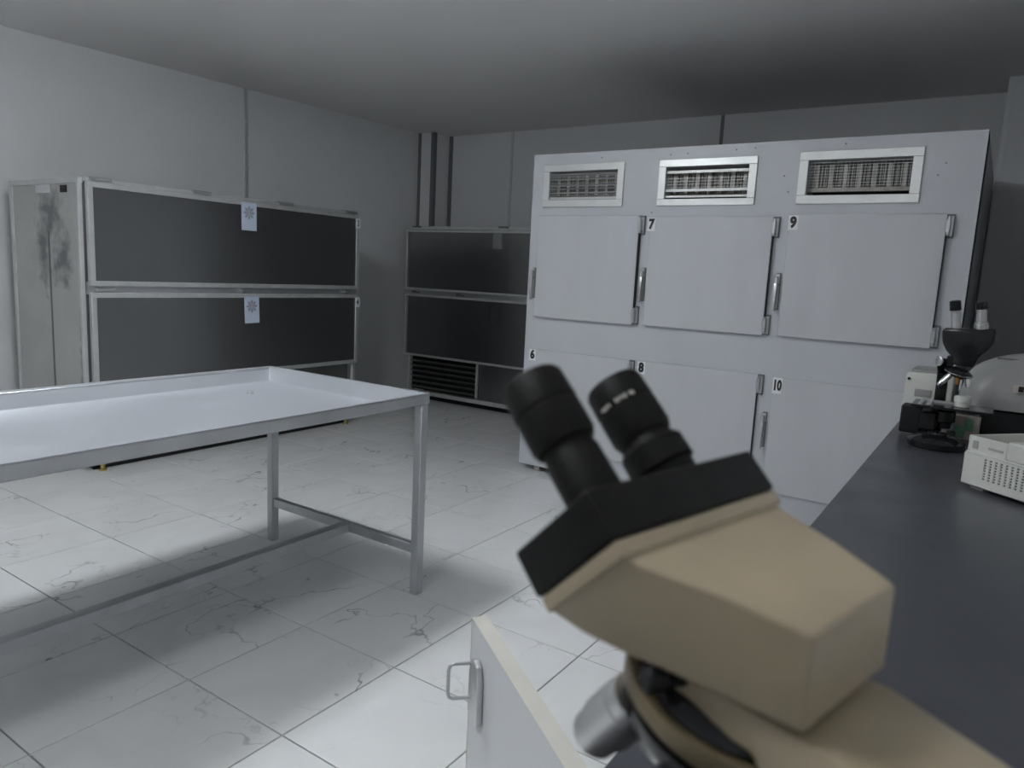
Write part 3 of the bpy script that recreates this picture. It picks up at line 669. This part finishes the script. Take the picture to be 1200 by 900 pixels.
# binocular head
bm = nb(); prism(bm, [(-.162, CT+.415), (-.008, CT+.423), (-.004, CT+.413), (-.006, CT+.375), (-.022, CT+.348), (-.045, CT+.325), (-.058, CT+.283), (-.122, CT+.290), (-.124, CT+.315), (-.145, CT+.335), (-.160, CT+.362), (-.166, CT+.400)], 'y', 2.975, 3.04, bev=.008)
o2('head', bm, 'blackgloss')
for (x, dx, n_) in ((-.125, -.012, 0), (-.050, -.008, 1)):
    p0 = Vector((x, 3.0, CT+.415)); p1 = Vector((x+dx*1.2, 2.985, CT+.515)); L = (p1-p0).length
    if n_ == 0: pf = [(0, .0165), (.060, .0155), (.061, .014), (.066, .014)]
    else: pf = [(0, .022), (.022, .0225), (.023, .0195), (.030, .0195), (.031, .016), (.075, .0145)]
    tb_ = o2('eyepiece_tube', lathe(nb(), p0, p1, pf, 28), 'satin')
    h0 = pf[-1][0]; q0 = p0+(p1-p0).normalized()*h0
    q1 = p0+(p1-p0).normalized()*(h0+.04)
    o2('eyepiece', lathe(nb(), q0, q1, [(0, .0185), (.012, .0185), (.0125, .0172), (.016, .0172), (.0165, .0185), (.032 if n_ == 0 else .022, .0172), (.034 if n_ == 0 else .024, .012)], 28), 'blackgloss')
o2('head_clamp', bx(cyl(nb(), (-.135, 3.0, CT+.298), (-.165, 2.99, CT+.298), .009, seg=16), -.140, -.118, 2.985, 3.03, CT+.280, CT+.318, bev=.003), 'black')
o2('clamp_wheel', lathe(nb(), (-.160, 2.985, CT+.298), (-.170, 2.975, CT+.298), [(0, .016), (.002, .018), (.006, .018), (.008, .015)], 24), 'satin')

tag(obj('sample_jar', lathe(nb(), (-.074, 2.975, CT+.1445), (-.074, 2.975, CT+.19), [(0, .022), (.002, .024), (.016, .024), (.017, .027), (.036, .027), (.038, .025), (.038, 0)], 28), 'plastic'), 'small white capped jar on the stage of the black microscope', 'jar')
t = thing('card_box', 'small green and pinkish card box behind the foot of the black microscope', 'box', (-.055, 3.17, CT), -.15)
bm = B(-.04, .04, -.02, .02, 0, .088, bev=.001); obj('carton', bm, 'pink', t, local=True)
bm = nb(); bx(bm, -.039, .0, -.0215, -.0201, .006, .05); bx(bm, -.005, .025, -.0215, -.0201, .035, .08); obj('print', bm, 'green', t, local=True)

# ================================================================== WHITE DEVICE BEHIND THE MICROSCOPE
t = thing('analyser', 'low white plastic analyser with a grey top cover, behind the black microscope', 'lab device', (-.21, 3.6, CT))
bm = nb(); prism(bm, [(-.305, CT+.006), (-.300, CT+.196), (-.288, CT+.204), (-.135, CT+.206), (-.125, CT+.196), (-.125, CT+.006)], 'y', 3.46, 3.72, bev=.006)
obj('casing', bm, 'plastic', t)
obj('top_cover', B(-.285, -.15, 3.48, 3.70, CT+.205, CT+.214, bev=.003), 'greyplastic', t)
obj('front_cover', B(-.262, -.20, 3.455, 3.461, CT+.105, CT+.135, bev=.002), 'greyplastic', t)
obj('button', cyl(nb(), (-.288, 3.461, CT+.175), (-.288, 3.455, CT+.175), .006, seg=14), 'black', t)
for x in (-.29, -.14):
    for y in (3.48, 3.70): obj('foot', cyl(nb(), (x, y, CT), (x, y, CT+.008), .009, seg=12), 'black', t)

# ================================================================== ROUNDED GREY DEVICE
t = thing('centrifuge', 'large rounded grey bench centrifuge on a black base, right of the black microscope', 'lab device', (.20, 3.42, CT))
bm = nb()
nx, nphi = 26, 14
xs_ = [-.105+i*(.56)/nx for i in range(nx+1)]
rows = []
for i, x in enumerate(xs_):
    u_ = (x-.175)/.28
    hz = (.105+.10*max(0, 1-abs(u_)**2.2))*max(0, 1-abs(u_)**14)**.5*.98+.004; hy = .24*max(0, 1-abs(u_)**6)**(1/2.2)*.9+.024
    row = []
    for k in range(nphi+1):
        ph = math.pi*k/nphi; cc, ss = math.cos(ph), math.sin(ph)
        row.append(bm.verts.new((x, 3.44-math.copysign(abs(cc)**.5, cc)*hy, CT+.120+abs(ss)**.75*hz)))
    rows.append(row)
for A, Bq in zip(rows, rows[1:]):
    for k in range(nphi): bm.faces.new((A[k], A[k+1], Bq[k+1], Bq[k]))
    bm.faces.new((A[0], Bq[0], Bq[-1], A[-1]))
bm.faces.new(rows[0]); bm.faces.new(rows[-1])
obj('hood', bm, 'greyplastic', t, smooth=60)
obj('base', B(-.02, .45, 3.22, 3.64, CT+.012, CT+.119, bev=.01), 'black', t)
for x in (.02, .41):
    for y in (3.25, 3.6): obj('foot', cyl(nb(), (x, y, CT), (x, y, CT+.014), .012, seg=12), 'black', t)
bm = B(-.045, .045, -.002, .002, -.014, .014); bm.transform(Matrix.Translation((.115, 3.196, CT+.205)) @ Matrix.Rotation(-.12, 4, 'X')); st_ = obj('sticker', bm, 'pink', t, label='pale sticker')
bm = B(-.012, .004, -.003, .0, -.010, .010); bm.transform(Matrix.Translation((.098, 3.1945, CT+.205)) @ Matrix.Rotation(-.12, 4, 'X')); obj('sticker_mark', bm, 'black', st_)
obj('lid_seam', B(.01, .16, 3.30, 3.306, CT+.3, CT+.306), 'trimdark', t)

# ================================================================== VENTILATED WHITE DEVICE
PD = Vector((-.036, 2.358, CT)); ang = math.atan2(-.632, .775)
t = thing('ventilated_device', 'white plastic device with rows of vent slots and a side knob, on the worktop', 'lab device', tuple(PD), ang)
def o3(name, bm, m, par=t, label=None, smooth=35): return obj(name, bm, m, par, local=True, label=label, smooth=smooth)
WD, DPh = .34, .24
# lower casing with slots cut through the front shell
slots = []
for c in range(9):
    for r in range(8):
        slots.append((.062+c*.0155, .0375+r*.0076))
bm = nb(); FT = .004
x_e = sorted({0, WD} | {round(.062+c*.0155+s, 5) for c in range(9) for s in (0, .007)})
z_e = sorted({.015, .100} | {round(.0375+r*.0076+s, 5) for r in range(8) for s in (0, .0042)})
sx_ = {round(.062+c*.0155, 5) for c in range(9)}; sz_ = {round(.0375+r*.0076, 5) for r in range(8)}
for i in range(len(x_e)-1):
    for k in range(len(z_e)-1):
        if x_e[i] in sx_ and z_e[k] in sz_: continue
        vs = [bm.verts.new((x, 0, z)) for x, z in ((x_e[i], z_e[k]), (x_e[i+1], z_e[k]), (x_e[i+1], z_e[k+1]), (x_e[i], z_e[k+1]))]
        bm.faces.new(vs)
bmesh.ops.remove_doubles(bm, verts=bm.verts[:], dist=1e-6)
r_ = bmesh.ops.extrude_face_region(bm, geom=bm.faces[:])
for v_ in [g for g in r_['geom'] if isinstance(g, bmesh.types.BMVert)]: v_.co.y += FT
o3('front_grille', bm, 'plastic', label='front panel with rows of vent slots')
bm = nb()
bx(bm, 0, .006, FT, DPh, .015, .100); bx(bm, WD-.006, WD, FT, DPh, .015, .100); bx(bm, .006, WD-.006, DPh-.006, DPh, .015, .100); bx(bm, .006, WD-.006, FT, DPh-.006, .015, .021)
prism(bm, [(0.0, .015), (DPh, .015), (DPh-.02, .007), (.02, .007)], 'x', .015, WD-.015)
o3('casing', bm, 'plastic')
o3('inner_dark', bx(nb(), .03, WD-.03, .012, .03, .022, .095), 'black')
# raised top: recessed tray rim on the left, taller block on the right
bm = nb()
bx(bm, .0, WD, .0, DPh, .100, .106, bev=.002)
bx(bm, .003, .009, .004, DPh-.01, .105, .150, bev=.0015); bx(bm, .003, WD-.12, DPh-.016, DPh-.010, .105, .150, bev=.0015)
bx(bm, .009, .118, .004, .009, .105, .150, bev=.0015)
bx(bm, .118, WD-.004, .002, DPh-.006, .105, .156, bev=.004)
o3('top_housing', bm, 'plastic')
bm = nb(); bx(bm, .018, .034, .0025, .0045, .116, .138); o3('switch', bm, 'greyplastic')
o3('faded_print', bx(nb(), .065, .108, .0028, .0042, .122, .128), 'greyplastic')
bm = nb(); bx(bm, -.014, .001, .03, .055, .060, .088, bev=.003); bx(bm, -.008, .001, .026, .060, .056, .092, bev=.002); o3('side_knob', bm, 'plastic')
for x in (.035, WD-.05):
    for y in (.03, DPh-.04): o3('foot', bx(nb(), x-.02, x+.02, y-.012, y+.012, 0, .0085, bev=.002), 'plastic')
